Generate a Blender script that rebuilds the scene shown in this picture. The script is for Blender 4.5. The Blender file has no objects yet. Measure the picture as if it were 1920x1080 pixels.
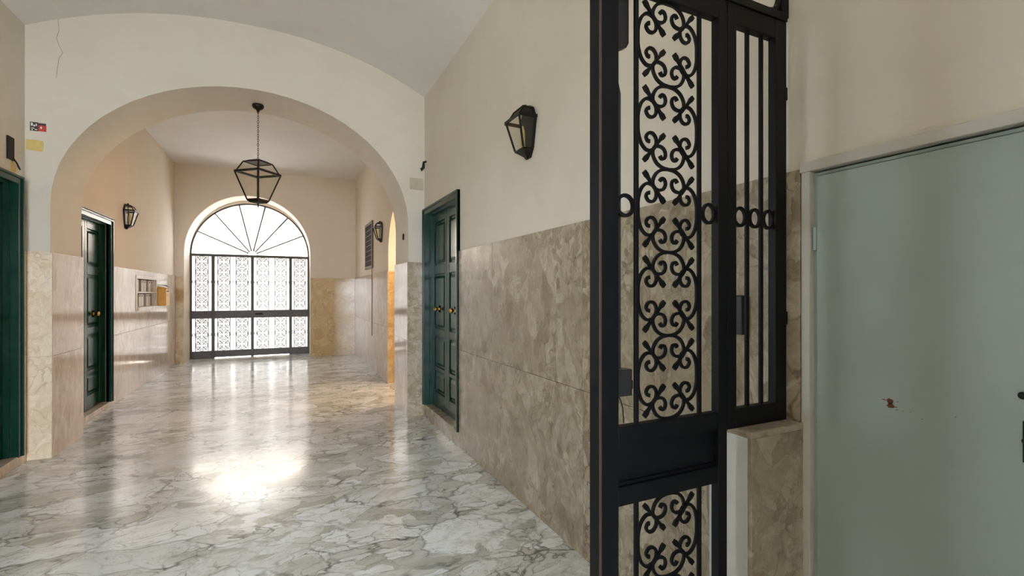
import bpy, bmesh, math, random
from mathutils import Vector, Matrix
random.seed(7)
PI = math.pi
S = bpy.context.scene
COL = S.collection

# ------------------------------------------------------------------ camera
YAW = math.radians(25.67); XL0 = -1.95
cam_d = bpy.data.cameras.new('camera'); cam = bpy.data.objects.new('camera', cam_d); COL.objects.link(cam)
cam_d.sensor_width = 36; cam_d.lens = 36 * 884 / 1920; cam_d.shift_y = 8 / 1920
cam_d.clip_start = 0.02; cam_d.clip_end = 300
cam.location = (0, 0, 1.4); cam.rotation_euler = (PI / 2, 0, -YAW)
S.camera = cam

# ------------------------------------------------------------------ world, light, exposure
W = bpy.data.worlds.new('world'); S.world = W; W.use_nodes = True
bg = W.node_tree.nodes['Background']
bg.inputs[0].default_value = (0.82, 0.91, 1.0, 1); bg.inputs[1].default_value = 10.0
S.view_settings.view_transform = 'Standard'; S.view_settings.look = 'None'
S.view_settings.gamma = 1; S.view_settings.use_curve_mapping = False
S.view_settings.exposure = 1.62
S.cycles.max_bounces = 14; S.cycles.diffuse_bounces = 8; S.cycles.glossy_bounces = 5
S.cycles.transparent_max_bounces = 16

def portal(name, loc, rot, sx, sz):
    d = bpy.data.lights.new(name, 'AREA'); d.shape = 'RECTANGLE'; d.size = sx; d.size_y = sz
    d.cycles.is_portal = True
    o = bpy.data.objects.new(name, d); COL.objects.link(o); o.location = loc; o.rotation_euler = rot
ld = bpy.data.lights.new('passage_fill', 'AREA'); ld.shape = 'RECTANGLE'; ld.size = .6; ld.size_y = .9; ld.energy = 15; ld.color = (1, .76, .52)  # warm fill light added in the unseen side passage, without a fitting
lo = bpy.data.objects.new('passage_fill', ld); COL.objects.link(lo); lo.location = (2.6, 6.65, 2.3); lo.rotation_euler = (0, math.radians(70), 0)
portal('gate_daylight', (-0.65, 12.02, 1.72), (-PI / 2, 0, 0), 2.5, 3.5)
portal('added_rear_daylight', (-.75, -5.12, 1.5), (PI / 2, 0, 0), 2.0, 3.1)  # sky light through an added opening behind the camera
portal('added_side_daylight', (XL0 - .36, 2.55, 1.55), (0, -PI / 2, 0), .8, .7)  # sky light through an invented window out of view on the left

# ------------------------------------------------------------------ material helpers
def lin(c):
    return tuple(((x / 255) / 12.92 if x / 255 <= .04045 else ((x / 255 + .055) / 1.055) ** 2.4) for x in c) + (1,)

class NT:
    def __init__(s, name):
        s.m = bpy.data.materials.new(name); s.m.use_nodes = True
        s.t = s.m.node_tree; s.p = s.t.nodes['Principled BSDF']; s.out = s.t.nodes['Material Output']
    def n(s, typ, **k):
        nd = s.t.nodes.new(typ)
        for a, b in k.items():
            if a.startswith('i_'):
                nd.inputs[a[2:].replace('_', ' ')].default_value = b
            else: setattr(nd, a, b)
        return nd
    def l(s, a, b): s.t.links.new(a, b)
    def mix(s, fac, a, b, mode='MIX'):
        nd = s.t.nodes.new('ShaderNodeMix'); nd.data_type = 'RGBA'; nd.blend_type = mode; nd.clamp_result = False
        for sock, v in ((0, fac), (6, a), (7, b)):
            if hasattr(v, 'links'): s.l(v, nd.inputs[sock])
            else: nd.inputs[sock].default_value = v
        return nd.outputs[2]
    def ramp(s, fac, stops, interp='LINEAR'):
        nd = s.t.nodes.new('ShaderNodeValToRGB'); nd.color_ramp.interpolation = interp
        e = nd.color_ramp.elements
        while len(e) < len(stops): e.new(0.5)
        for i, (p, c) in enumerate(stops):
            e[i].position = p; e[i].color = c if len(c) == 4 else tuple(c) + (1,)
        s.l(fac, nd.inputs[0]); return nd.outputs[0]
    def coords(s, scale=(1, 1, 1), rot=(0, 0, 0), rnd=False):
        tc = s.n('ShaderNodeTexCoord'); v = tc.outputs['Object']
        if rnd:
            oi = s.n('ShaderNodeObjectInfo'); mm = s.n('ShaderNodeVectorMath', operation='SCALE')
            cx = s.n('ShaderNodeCombineXYZ'); s.l(oi.outputs['Random'], cx.inputs[0]); s.l(oi.outputs['Random'], cx.inputs[1]); s.l(oi.outputs['Random'], cx.inputs[2])
            s.l(cx.outputs[0], mm.inputs[0]); mm.inputs['Scale'].default_value = 37.0
            ad = s.n('ShaderNodeVectorMath', operation='ADD'); s.l(v, ad.inputs[0]); s.l(mm.outputs[0], ad.inputs[1]); v = ad.outputs[0]
        mp = s.n('ShaderNodeMapping'); mp.inputs['Scale'].default_value = scale; mp.inputs['Rotation'].default_value = rot
        s.l(v, mp.inputs[0]); return mp.outputs[0]
    def noise(s, vec, scale, detail=4, rough=.55, dist=0):
        nd = s.n('ShaderNodeTexNoise'); nd.inputs['Scale'].default_value = scale; nd.inputs['Detail'].default_value = detail
        nd.inputs['Roughness'].default_value = rough; nd.inputs['Distortion'].default_value = dist; s.l(vec, nd.inputs['Vector']); return nd
    def warp(s, vec, scale, amt):
        nz = s.noise(vec, scale, 3)
        sb = s.n('ShaderNodeVectorMath', operation='SUBTRACT'); s.l(nz.outputs['Color'], sb.inputs[0]); sb.inputs[1].default_value = (.5, .5, .5)
        sc = s.n('ShaderNodeVectorMath', operation='SCALE'); s.l(sb.outputs[0], sc.inputs[0]); sc.inputs['Scale'].default_value = amt
        ad = s.n('ShaderNodeVectorMath', operation='ADD'); s.l(vec, ad.inputs[0]); s.l(sc.outputs[0], ad.inputs[1]); return ad.outputs[0]
    def vor(s, vec, scale, feature='F1'):
        nd = s.n('ShaderNodeTexVoronoi', feature=feature); nd.inputs['Scale'].default_value = scale; s.l(vec, nd.inputs['Vector']); return nd
    def bump(s, h, strength, dist=.002):
        b = s.n('ShaderNodeBump'); b.inputs['Strength'].default_value = strength; b.inputs['Distance'].default_value = dist
        s.l(h, b.inputs['Height']); s.l(b.outputs[0], s.p.inputs['Normal'])
    def col(s, sock): s.l(sock, s.p.inputs['Base Color'])

def simple(name, rgb, rough=.5, metal=0, var=.08, scale=14, bump=0, spec=.5):
    q = NT(name); v = q.coords(); nz = q.noise(v, scale, 5)
    c = lin(rgb); d = tuple(x * (1 - var) for x in c[:3]) + (1,); e = tuple(min(1, x * (1 + var)) for x in c[:3]) + (1,)
    q.col(q.ramp(nz.outputs[0], [(.3, d), (.7, e)])); q.p.inputs['Roughness'].default_value = rough; q.p.inputs['Metallic'].default_value = metal
    q.p.inputs['Specular IOR Level'].default_value = spec
    if bump: q.bump(nz.outputs[0], bump)
    return q.m

def plaster(name, a, b, stain):
    q = NT(name); v = q.coords(); big = q.noise(v, .7, 4, .6); fine = q.noise(v, 6, 5)
    c = q.ramp(big.outputs[0], [(.35, lin(a)), (.68, lin(b))])
    c = q.mix(q.ramp(fine.outputs[0], [(.55, (0, 0, 0)), (.8, (.22, .22, .22))]), c, lin(stain))
    q.col(c); q.p.inputs['Roughness'].default_value = .75; q.p.inputs['Specular IOR Level'].default_value = .25
    g = q.noise(v, 45, 5); q.bump(g.outputs[0], .22, .003); return q.m

def marble(name, pale, mid, dark, vein, scale=5, stretch=(1, 1, 1), rot=(0, 0, 0), rough=.1, warp=.35, rnd=True, veinw=.05, vamt=.7, cloud=.5):
    q = NT(name); v = q.coords(stretch, rot, rnd)
    w = q.warp(v, 2.2, warp); w = q.warp(w, 9, warp * .25); w = q.warp(w, 34, warp * .07)
    cell = q.vor(w, scale); edge = q.vor(w, scale, 'DISTANCE_TO_EDGE'); edge2 = q.vor(w, scale * 2.7, 'DISTANCE_TO_EDGE'); cell2 = q.vor(w, scale * 2.7)
    sp = q.n('ShaderNodeSeparateColor'); q.l(cell.outputs['Color'], sp.inputs[0])
    sp2 = q.n('ShaderNodeSeparateColor'); q.l(cell2.outputs['Color'], sp2.inputs[0])
    c1 = q.ramp(sp.outputs[0], [(0, lin(dark)), (.3, lin(mid)), (.7, lin(mid)), (1, lin(pale))])
    c2 = q.ramp(sp2.outputs[1], [(0, lin(dark)), (.45, lin(mid)), (1, lin(pale))])
    sel = q.noise(v, 1.6, 3)
    c = q.mix(q.ramp(sel.outputs[0], [(.45, (0, 0, 0)), (.58, (1, 1, 1))]), c1, c2)
    cl = q.noise(w, 1.5, 6, .65)
    c = q.mix(q.ramp(cl.outputs[0], [(.35, (0, 0, 0)), (.75, (cloud, cloud, cloud))]), c, lin(pale))
    vm = q.noise(v, 2.4, 4, .6)
    m1 = q.ramp(edge.outputs[0], [(0, (1, 1, 1)), (veinw, (0, 0, 0))]); m2 = q.ramp(edge2.outputs[0], [(0, (1, 1, 1)), (veinw * 1.3, (0, 0, 0))])
    msk = q.ramp(vm.outputs[0], [(.42, (0, 0, 0)), (.62, (vamt, vamt, vamt))]); msk2 = q.ramp(vm.outputs[0], [(.35, (vamt * .8,) * 3), (.55, (.08, .08, .08))])
    c = q.mix(q.mix(1, m1, msk, 'MULTIPLY'), c, lin(vein)); c = q.mix(q.mix(1, m2, msk2, 'MULTIPLY'), c, lin(vein))
    gr = q.noise(w, 26, 8, .75); c = q.mix(q.ramp(gr.outputs[0], [(.42, (0, 0, 0)), (.7, (.55, .55, .55))]), c, lin(dark))
    gp = q.noise(w, 15, 6, .7); c = q.mix(q.ramp(gp.outputs[0], [(.52, (0, 0, 0)), (.72, (.6, .6, .6))]), c, lin(pale))
    q.col(c); q.p.inputs['Roughness'].default_value = rough; q.p.inputs['Specular IOR Level'].default_value = .55
    r = q.noise(v, 5, 4); rr = q.ramp(r.outputs[0], [(.3, (rough * .7,) * 3), (.7, (rough * 1.5,) * 3)]); q.l(rr, q.p.inputs['Roughness'])
    g = q.noise(v, 2.5, 2); q.bump(g.outputs[0], .05, .002)
    return q.m

M = {}
M['plaster'] = plaster('cream_plaster', (214, 206, 192), (224, 217, 204), (196, 187, 170))
M['plaster_far'] = plaster('peach_plaster', (224, 210, 192), (230, 217, 200), (212, 197, 176))
M['ceil'] = plaster('ceiling_plaster', (226, 224, 220), (234, 232, 228), (214, 211, 205))
M['ochre'] = plaster('ochre_plaster', (214, 182, 134), (222, 192, 146), (200, 168, 120))
def floor_marble():
    q = NT('floor_breccia'); v = q.coords((1, 1, 1), (0, 0, -.35))
    st = q.coords((.85, 1.35, 1), (0, 0, -.35))
    w = q.warp(st, 1.3, .5); w = q.warp(w, 5, .16); w = q.warp(w, 16, .05)
    c1 = q.vor(w, 2.6); e1 = q.vor(w, 2.6, 'DISTANCE_TO_EDGE'); c2 = q.vor(w, 7.5); e2 = q.vor(w, 7.5, 'DISTANCE_TO_EDGE')
    s1 = q.n('ShaderNodeSeparateColor'); q.l(c1.outputs['Color'], s1.inputs[0]); s2 = q.n('ShaderNodeSeparateColor'); q.l(c2.outputs['Color'], s2.inputs[0])
    a = q.ramp(s1.outputs[0], [(0, lin((196, 198, 194))), (.25, lin((222, 226, 226))), (.5, lin((238, 243, 247))), (1, lin((248, 252, 255)))])
    b = q.ramp(s2.outputs[0], [(0, lin((172, 172, 162))), (.35, lin((212, 214, 210))), (.7, lin((240, 245, 248)))])
    sel = q.noise(w, 1.7, 5, .6); c = q.mix(q.ramp(sel.outputs[0], [(.46, (0, 0, 0)), (.54, (.85, .85, .85))]), a, b)
    g = q.noise(w, 6, 6, .7); c = q.mix(q.ramp(g.outputs[0], [(.5, (0, 0, 0)), (.72, (.5, .5, .5))]), c, lin((186, 184, 170)))
    vm = q.noise(st, 2.3, 4, .65)
    m1 = q.mix(1, q.ramp(e1.outputs[0], [(0, (1, 1, 1)), (.035, (0, 0, 0))]), q.ramp(vm.outputs[0], [(.4, (.15, .15, .15)), (.62, (.9, .9, .9))]), 'MULTIPLY')
    m2 = q.mix(1, q.ramp(e2.outputs[0], [(0, (1, 1, 1)), (.05, (0, 0, 0))]), q.ramp(vm.outputs[0], [(.44, (.1, .1, .1)), (.6, (.85, .85, .85))]), 'MULTIPLY')
    c = q.mix(m1, c, lin((80, 82, 80))); c = q.mix(m2, c, lin((104, 104, 96)))
    th = q.noise(w, 3.2, 7, .75, .6); c = q.mix(q.ramp(th.outputs[0], [(.49, (0, 0, 0)), (.5, (.55, .55, .55)), (.51, (0, 0, 0))]), c, lin((96, 96, 90)))
    q.col(c); q.p.inputs['Specular IOR Level'].default_value = .7
    r = q.noise(v, 3, 4); q.l(q.ramp(r.outputs[0], [(.3, (.11,) * 3), (.7, (.22,) * 3)]), q.p.inputs['Roughness'])
    bn = q.noise(v, 1.6, 2); q.bump(bn.outputs[0], .05, .003); return q.m
M['floor'] = floor_marble()
M['marble'] = marble('beige_breccia_marble', (192, 182, 162), (160, 147, 125), (130, 117, 95), (94, 80, 62), 8.5, (1, 1.2, .85), (0, 0, 0), .24, .42, True, .05, .85, .2)
M['marble_mid'] = marble('mottled_breccia_marble', (206, 194, 172), (186, 170, 144), (160, 140, 112), (110, 92, 70), 8, (1, 1, 1), (0, 0, 0), .14, .45, True, .06, .8, .35)
M['marble_pink'] = marble('pink_breccia_marble', (222, 208, 194), (204, 186, 170), (186, 166, 148), (160, 136, 116), 5, (1, 1.6, .7), (0, 0, 0), .12, .4, True, .04, .4, .5)
M['marble_pier'] = marble('cream_breccia_marble', (255, 240, 218), (248, 228, 202), (230, 202, 168), (180, 150, 116), 5, (1, 1, 1), (0, 0, 0), .12, .5, True, .05, .6, .5)
M['marble_gold'] = marble('golden_breccia_marble', (216, 192, 146), (198, 168, 116), (174, 142, 92), (142, 110, 66), 5, (1, 1, 1), (0, 0, 0), .12, .5, True, .05, .5, .35)
M['green'] = simple('glossy_green_paint', (10, 56, 44), .18, 0, .15, 3, .03, .4)
M['green_dark'] = simple('dark_green_paint', (12, 52, 38), .22, 0, .15, 3, .03, .35)
M['iron'] = simple('black_iron_paint', (9, 10, 14), .5, 0, .25, 30, .1, .22)
M['iron_brown'] = simple('brown_iron_paint', (62, 52, 46), .45, .1, .15, 20, .05)
M['bronze'] = simple('aged_bronze', (30, 27, 20), .45, .4, .3, 40, .1)
M['lampblack'] = simple('lantern_black_metal', (12, 11, 10), .45, .3, .25, 40, .1)
M['brass'] = simple('polished_brass', (214, 168, 84), .18, 1, .08, 30)
M['white_paint'] = simple('white_wall_paint', (196, 196, 192), .6, 0, .05, 8, .08)
M['door_paint'] = simple('grey_white_door_paint', (158, 170, 166), .5, 0, .06, 3, .05)
M['trim_paint'] = simple('painted_casing', (192, 190, 180), .5, 0, .06, 5, .05)
M['black'] = simple('matt_black', (14, 13, 12), .7)
M['dark_plastic'] = simple('dark_grey_plastic', (34, 34, 36), .35)
M['grey_steel'] = simple('dull_grey_steel', (60, 64, 68), .35, .6)
M['stain'] = simple('rust_stain', (96, 52, 22), .7, 0, .3, 60)
M['yellow'] = simple('yellow_post_paint', (222, 164, 60), .4)
M['patch'] = simple('bare_yellow_plaster', (214, 190, 120), .8, 0, .12, 20, .2)
M['patch_grey'] = simple('painted_cover', (190, 180, 160), .6)
M['red'] = simple('red_print', (196, 62, 44), .5)
M['paper'] = simple('white_paper', (232, 232, 232), .6)
M['greyprint'] = simple('dark_print', (60, 58, 56), .5)
M['boxpale'] = simple('pale_letterbox_door', (206, 192, 176), .35, .1)
M['boxdark'] = simple('brown_letterbox_wood', (104, 76, 60), .45)
M['candle'] = simple('candle_sleeve', (216, 196, 130), .5)
M['crack'] = simple('plaster_crack', (150, 138, 120), .9)
M['pave'] = simple('pale_paving', (190, 184, 174), .7, 0, .1, 2)
M['facade'] = simple('ochre_facade', (216, 192, 166), .8, 0, .08, 2)
M['joint'] = simple('joint_filler', (84, 72, 58), .8)

def glass(name, transp, transl, tint=(1, 1, 1), tl=(.8, .8, .8)):
    q = NT(name); t = q.t; t.nodes.remove(q.p)
    a = q.n('ShaderNodeBsdfTransparent'); a.inputs[0].default_value = tint + (1,)
    b = q.n('ShaderNodeBsdfTranslucent'); b.inputs[0].default_value = tl + (1,)
    g = q.n('ShaderNodeBsdfGlossy'); g.inputs['Roughness'].default_value = .05; g.inputs[0].default_value = (1, 1, 1, 1)
    m1 = q.n('ShaderNodeMixShader'); m1.inputs[0].default_value = transl / (transp + transl); q.l(a.outputs[0], m1.inputs[1]); q.l(b.outputs[0], m1.inputs[2])
    lw = q.n('ShaderNodeLayerWeight'); lw.inputs[0].default_value = .5; pw = q.n('ShaderNodeMath', operation='POWER'); q.l(lw.outputs['Facing'], pw.inputs[0]); pw.inputs[1].default_value = 4; fr = q.n('ShaderNodeMath', operation='MULTIPLY_ADD'); q.l(pw.outputs[0], fr.inputs[0]); fr.inputs[1].default_value = .6; fr.inputs[2].default_value = .035
    m2 = q.n('ShaderNodeMixShader'); q.l(fr.outputs[0], m2.inputs[0]); q.l(m1.outputs[0], m2.inputs[1]); q.l(g.outputs[0], m2.inputs[2])
    q.l(m2.outputs[0], q.out.inputs[0]); return q.m
M['glass'] = glass('clear_lantern_glass', 1, .005, (.95, .945, .91))
M['frosted'] = glass('frosted_glass', .06, .94, (.3, .3, .3), (.44, .425, .41))
M['fanglass'] = glass('fanlight_glass', .88, .12, (.68, .68, .68))

# ------------------------------------------------------------------ geometry helpers
def box(bm, x0, x1, y0, y1, z0, z1):
    vs = [bm.verts.new((x, y, z)) for z in (z0, z1) for y in (y0, y1) for x in (x0, x1)]
    for f in ((0, 2, 3, 1), (4, 5, 7, 6), (0, 1, 5, 4), (2, 6, 7, 3), (0, 4, 6, 2), (1, 3, 7, 5)):
        bm.faces.new([vs[i] for i in f])

def prism(bm, pts, axis, a, b):
    """pts: 2d outline; axis 'y' -> (x,z) extruded in y; 'x' -> (y,z) in x; 'z' -> (x,y) in z"""
    def P(p, t):
        return {'y': (p[0], t, p[1]), 'x': (t, p[0], p[1]), 'z': (p[0], p[1], t)}[axis]
    A = [bm.verts.new(P(p, a)) for p in pts]; B = [bm.verts.new(P(p, b)) for p in pts]
    bm.faces.new(A); bm.faces.new(B[::-1]); n = len(pts)
    for i in range(n): bm.faces.new((A[i], A[(i + 1) % n], B[(i + 1) % n], B[i]))

def tube(bm, pts, r, seg=8, cap=True):
    pts = [Vector(p) for p in pts]; rings = []; up = None
    for i, p in enumerate(pts):
        d = (pts[min(i + 1, len(pts) - 1)] - pts[max(i - 1, 0)]).normalized()
        if up is None:
            up = Vector((0, 0, 1)) if abs(d.z) < .9 else Vector((1, 0, 0))
        a = (up - d * up.dot(d)).normalized(); up = a; b = d.cross(a); rr = r[i] if isinstance(r, (list, tuple)) else r
        rings.append([bm.verts.new(p + a * rr * math.cos(2 * PI * k / seg) + b * rr * math.sin(2 * PI * k / seg)) for k in range(seg)])
    for i in range(len(rings) - 1):
        for k in range(seg): bm.faces.new((rings[i][k], rings[i][(k + 1) % seg], rings[i + 1][(k + 1) % seg], rings[i + 1][k]))
    if cap: bm.faces.new(rings[0][::-1]); bm.faces.new(rings[-1])

def lathe(bm, prof, c, axis=(0, 0, 1), seg=20):
    ax = Vector(axis).normalized(); a = ax.orthogonal().normalized(); b = ax.cross(a); c = Vector(c); rings = []
    for r, h in prof:
        rings.append([bm.verts.new(c + ax * h + (a * math.cos(2 * PI * k / seg) + b * math.sin(2 * PI * k / seg)) * max(r, 1e-4)) for k in range(seg)])
    for i in range(len(rings) - 1):
        for k in range(seg): bm.faces.new((rings[i][k], rings[i][(k + 1) % seg], rings[i + 1][(k + 1) % seg], rings[i + 1][k]))
    bm.faces.new(rings[0][::-1]); bm.faces.new(rings[-1])

def smooth_curve(pts, sub=6):
    out = []; n = len(pts)
    for i in range(n - 1):
        p0 = pts[max(i - 1, 0)]; p1 = pts[i]; p2 = pts[i + 1]; p3 = pts[min(i + 2, n - 1)]
        for k in range(sub):
            t = k / sub
            out.append(tuple(.5 * (2 * p1[j] + (p2[j] - p0[j]) * t + (2 * p0[j] - 5 * p1[j] + 4 * p2[j] - p3[j]) * t * t + (3 * p1[j] - p0[j] - 3 * p2[j] + p3[j]) * t ** 3) for j in range(2)))
    out.append(tuple(pts[-1])); return out

def flatbar(bm, pts, w, d):
    """sweep in the xz plane: width w (value or list) in the plane, depth d along y"""
    rings = []
    for i, p in enumerate(pts):
        a = pts[max(i - 1, 0)]; b = pts[min(i + 1, len(pts) - 1)]
        t = Vector((b[0] - a[0], b[1] - a[1])).normalized(); n = Vector((-t.y, t.x)); ww = (w[i] if isinstance(w, list) else w) / 2
        rings.append([bm.verts.new((p[0] + n.x * s * ww, y, p[1] + n.y * s * ww)) for s, y in ((1, -d / 2), (1, d / 2), (-1, d / 2), (-1, -d / 2))])
    for i in range(len(rings) - 1):
        for k in range(4): bm.faces.new((rings[i][k], rings[i][(k + 1) % 4], rings[i + 1][(k + 1) % 4], rings[i + 1][k]))
    bm.faces.new(rings[0][::-1]); bm.faces.new(rings[-1])

def mesh(name, bm, mat, bevel=0):
    bmesh.ops.recalc_face_normals(bm, faces=bm.faces[:])
    if bevel:
        bmesh.ops.bevel(bm, geom=[e for e in bm.edges if len(e.link_faces) == 2 and e.calc_face_angle(0) > .6], offset=bevel, segments=2, affect='EDGES', profile=.5)
    me = bpy.data.meshes.new(name); bm.to_mesh(me); bm.free()
    me.materials.append(M[mat] if isinstance(mat, str) else mat); return me

def obj(name, bm, mat, parent=None, loc=None, bevel=0, smooth=False):
    me = bm if isinstance(bm, bpy.types.Mesh) else mesh(name, bm, mat, bevel)
    if smooth:
        for p in me.polygons: p.use_smooth = True
    o = bpy.data.objects.new(name, me); COL.objects.link(o)
    if parent: o.parent = parent
    if loc is not None: o.location = loc
    return o

def bxo(name, mat, parent, *dims, bevel=0, rel=None):
    bm = bmesh.new(); box(bm, *dims); return obj(name, bm, mat, parent, bevel=bevel)

def empty(name, loc=(0, 0, 0), rz=0):
    o = bpy.data.objects.new(name, None); o.empty_display_size = .1; COL.objects.link(o); o.location = loc; o.rotation_euler = (0, 0, rz); return o

def thing(o, label, cat, group=None):
    o['label'] = label; o['category'] = cat
    if group: o['group'] = group
    return o
def struct(o, label=None):
    o['kind'] = 'structure'
    if label: o['label'] = label
    return o

# ------------------------------------------------------------------ key measures (metres; the camera stands at x = y = 0)
XL, XR = -1.95, 1.43
Y1, Y2, YE, YG = 5.28, 5.95, 11.15, 11.8
YB = -5.2
PL, PR = -1.79, 1.245                       # arch jambs

# floor
bm = bmesh.new(); box(bm, XL - .3, 3.0, YB - .2, 12.2, -.12, 0); struct(obj('floor', bm, 'floor'), 'polished grey and white breccia marble floor')
fl = bpy.data.objects['floor']; bxo('bounce_shade_mat', 'boxdark', fl, -1.6, .6, -3.6, -1.3, -.004, .002)  # dark mat added behind the camera to cut the floor bounce
bm = bmesh.new(); box(bm, -14, 14, 12.2, 34, -.14, -.02); struct(obj('pavement', bm, 'pave'), 'pale pavement outside the end gate')
bm = bmesh.new(); box(bm, -12, XL - .3, YB, 11, -.14, -.02); struct(obj('pavement', bm, 'pave'), 'pale paving outside the added side opening')
bm = bmesh.new(); box(bm, -14, 14, -22, YB - .2, -.14, -.02); struct(obj('pavement', bm, 'pave'), 'pale pavement outside the added rear opening')

# barrel vault
def vz(x):
    u = (x + .26) / 1.69; return 3.62 + .4 * (1 - abs(u) ** 2.2)
bm = bmesh.new(); N = 28
xs = [XL + (XR - XL) * i / N for i in range(N + 1)]
pts = [(x, vz(x)) for x in xs] + [(XR, 4.3), (XL, 4.3)]
prism(bm, pts, 'y', YB, Y1); ceil = struct(obj('ceiling', bm, 'ceil'), 'shallow barrel vault in grey white plaster')
bm = bmesh.new(); box(bm, XL - .3, 3.0, Y2, 12.2, 3.93, 4.3); struct(obj('ceiling', bm, 'ceil'), 'flat plaster ceiling of the far bay')

# right wall with recessed openings
wall_r = bmesh.new(); T = .34; H = 4.3
def wall_boxes(bm, x0, x1, ya, yb, holes):
    """solid wall between ya and yb with rectangular holes (y0,y1,z0,z1)"""
    y = ya
    for (a, b, z0, z1) in sorted(holes):
        if a > y: box(bm, x0, x1, y, a, 0, H)
        if z0 > 0: box(bm, x0, x1, a, b, 0, z0)
        box(bm, x0, x1, a, b, z1, H); y = b
    if yb > y: box(bm, x0, x1, y, yb, 0, H)
wall_boxes(wall_r, XR, XR + .2, YB - .2, Y2, [(.36, .895, 0, 1.765), (4.13, 5.24, .13, 2.3)])
box(wall_r, XR + .2, XR + T, YB - .2, Y2, 0, H)
WR = struct(obj('wall_right', wall_r, 'plaster'), 'cream plaster wall above beige marble slabs')
# far right wall with an arched side opening
bm = bmesh.new()
ya, yb, zs, r = Y2, 7.375, 1.98, .7125
arc = [((ya + yb) / 2 - r * math.cos(PI * k / 18), zs + r * math.sin(PI * k / 18)) for k in range(19)]
for k in range(18):
    prism(bm, [arc[k], arc[k + 1], (arc[k + 1][0], H), (arc[k][0], H)], 'x', XR, XR + .3)
box(bm, XR, XR + .3, yb, 12.2, 0, H)
WRF = struct(obj('wall_right_far', bm, 'plaster_far'), 'peach plaster wall of the far bay with a side arch')
bm = bmesh.new(); box(bm, 2.75, 3.0, Y2 - .3, 7.7, 0, H); box(bm, XR + .3, 3.0, 7.375, 7.6, 0, H); box(bm, XR + .3, 3.0, Y2 - .2, Y2, 0, H)
struct(obj('wall_side_passage', bm, 'ochre'), 'ochre plaster of the side passage')

# left wall
bm = bmesh.new()
wall_boxes(bm, XL - .2, XL, YB - .2, Y2, [(2.25, 2.85, 1.2, 1.9), (4.03, 5.13, .07, 2.3)]); wall_boxes(bm, XL - T, XL - .2, YB - .2, Y2, [(2.25, 2.85, 1.2, 1.9)])  # the small high hole is an added light opening, out of view
WL = struct(obj('wall_left', bm, 'plaster'), 'cream plaster wall with glossy green door')
bm = bmesh.new()
wall_boxes(bm, XL - .2, XL, Y2, 12.2, [(6.25, 7.345, .05, 2.25), (8.5, 9.62, 1.18, 1.6)]); box(bm, XL - T, XL - .2, Y2, 12.2, 0, H)
WLF = struct(obj('wall_left_far', bm, 'plaster_far'), 'peach plaster wall of the far bay')

# dividing arch
def arch_pts(cx, a, b, zs, n=32):
    return [(cx - a * math.cos(PI * k / n), zs + b * math.sin(PI * k / n)) for k in range(n + 1)]
bm = bmesh.new()
cx = (PL + PR) / 2; ap = arch_pts(cx, (PR - PL) / 2, 1.245, 2.15)
for k in range(len(ap) - 1):
    prism(bm, [ap[k], ap[k + 1], (ap[k + 1][0], 4.3), (ap[k][0], 4.3)], 'y', Y1, Y2)
box(bm, XL, PL, Y1, Y2, 0, 4.3); box(bm, PR, XR, Y1, Y2, 0, 4.3)
bmesh.ops.remove_doubles(bm, verts=bm.verts[:], dist=1e-5)
WM = struct(obj('wall_middle', bm, 'plaster'), 'cream plaster wall pierced by a wide basket arch')

# end wall
bm = bmesh.new(); GL, GR = -1.797, .492; gcx = (GL + GR) / 2; ga = (GR - GL) / 2
ep = arch_pts(gcx, ga, 1.195, 2.2); ep2 = arch_pts(gcx, ga, 1.14, 2.2)
for k in range(len(ep) - 1):
    for (q, y0, y1) in ((ep, YE, YG - .03), (ep2, YG - .03, 12.0)):
        prism(bm, [q[k], q[k + 1], (q[k + 1][0], 4.3), (q[k][0], 4.3)], 'y', y0, y1)
box(bm, XL, GL, YE, 12.0, 0, 4.3); box(bm, GR, XR, YE, 12.0, 0, 4.3)
WE = struct(obj('wall_end', bm, 'plaster_far'), 'peach plaster end wall around the arched gate')

# wall behind the camera, with an added opening that lets in daylight
bm = bmesh.new(); box(bm, XL, -1.7, YB - .2, YB, 0, 4.3); box(bm, .2, XR, YB - .2, YB, 0, 4.3); box(bm, -1.7, .2, YB - .2, YB, 3.0, 4.3)
box(bm, .5, XR, -1.1, -.6, 0, 4.3)  # unseen pier added to keep rear daylight off the right foreground
struct(obj('wall_back', bm, 'plaster'), 'plaster wall with an added street opening and shading pier behind the viewer')

# house across the street beyond the gate
hs = struct(empty('street_house', (0, 26, 0)), 'ochre house across the street')
bm = bmesh.new()
ops = [(x, x + 1.2, z, z + 1.9) for x in (-8, -4.5, -1, 2.5, 6) for z in (1.0, 4.6)]
xs = sorted({-12, 12} | {o[0] for o in ops} | {o[1] for o in ops}); zs_ = sorted({0, 8.5} | {o[2] for o in ops} | {o[3] for o in ops})
for i in range(len(xs) - 1):
    for j in range(len(zs_) - 1):
        if not any(abs(o[0] - xs[i]) < 1e-6 and abs(o[2] - zs_[j]) < 1e-6 for o in ops): box(bm, xs[i], xs[i + 1], 0, .3, zs_[j], zs_[j + 1])
obj('wall', bm, 'facade', hs)
for o_ in ops:
    bm = bmesh.new(); box(bm, o_[0], o_[1], .2, .28, o_[2], o_[3]); obj('window', bm, 'grey_steel', hs)

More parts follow.
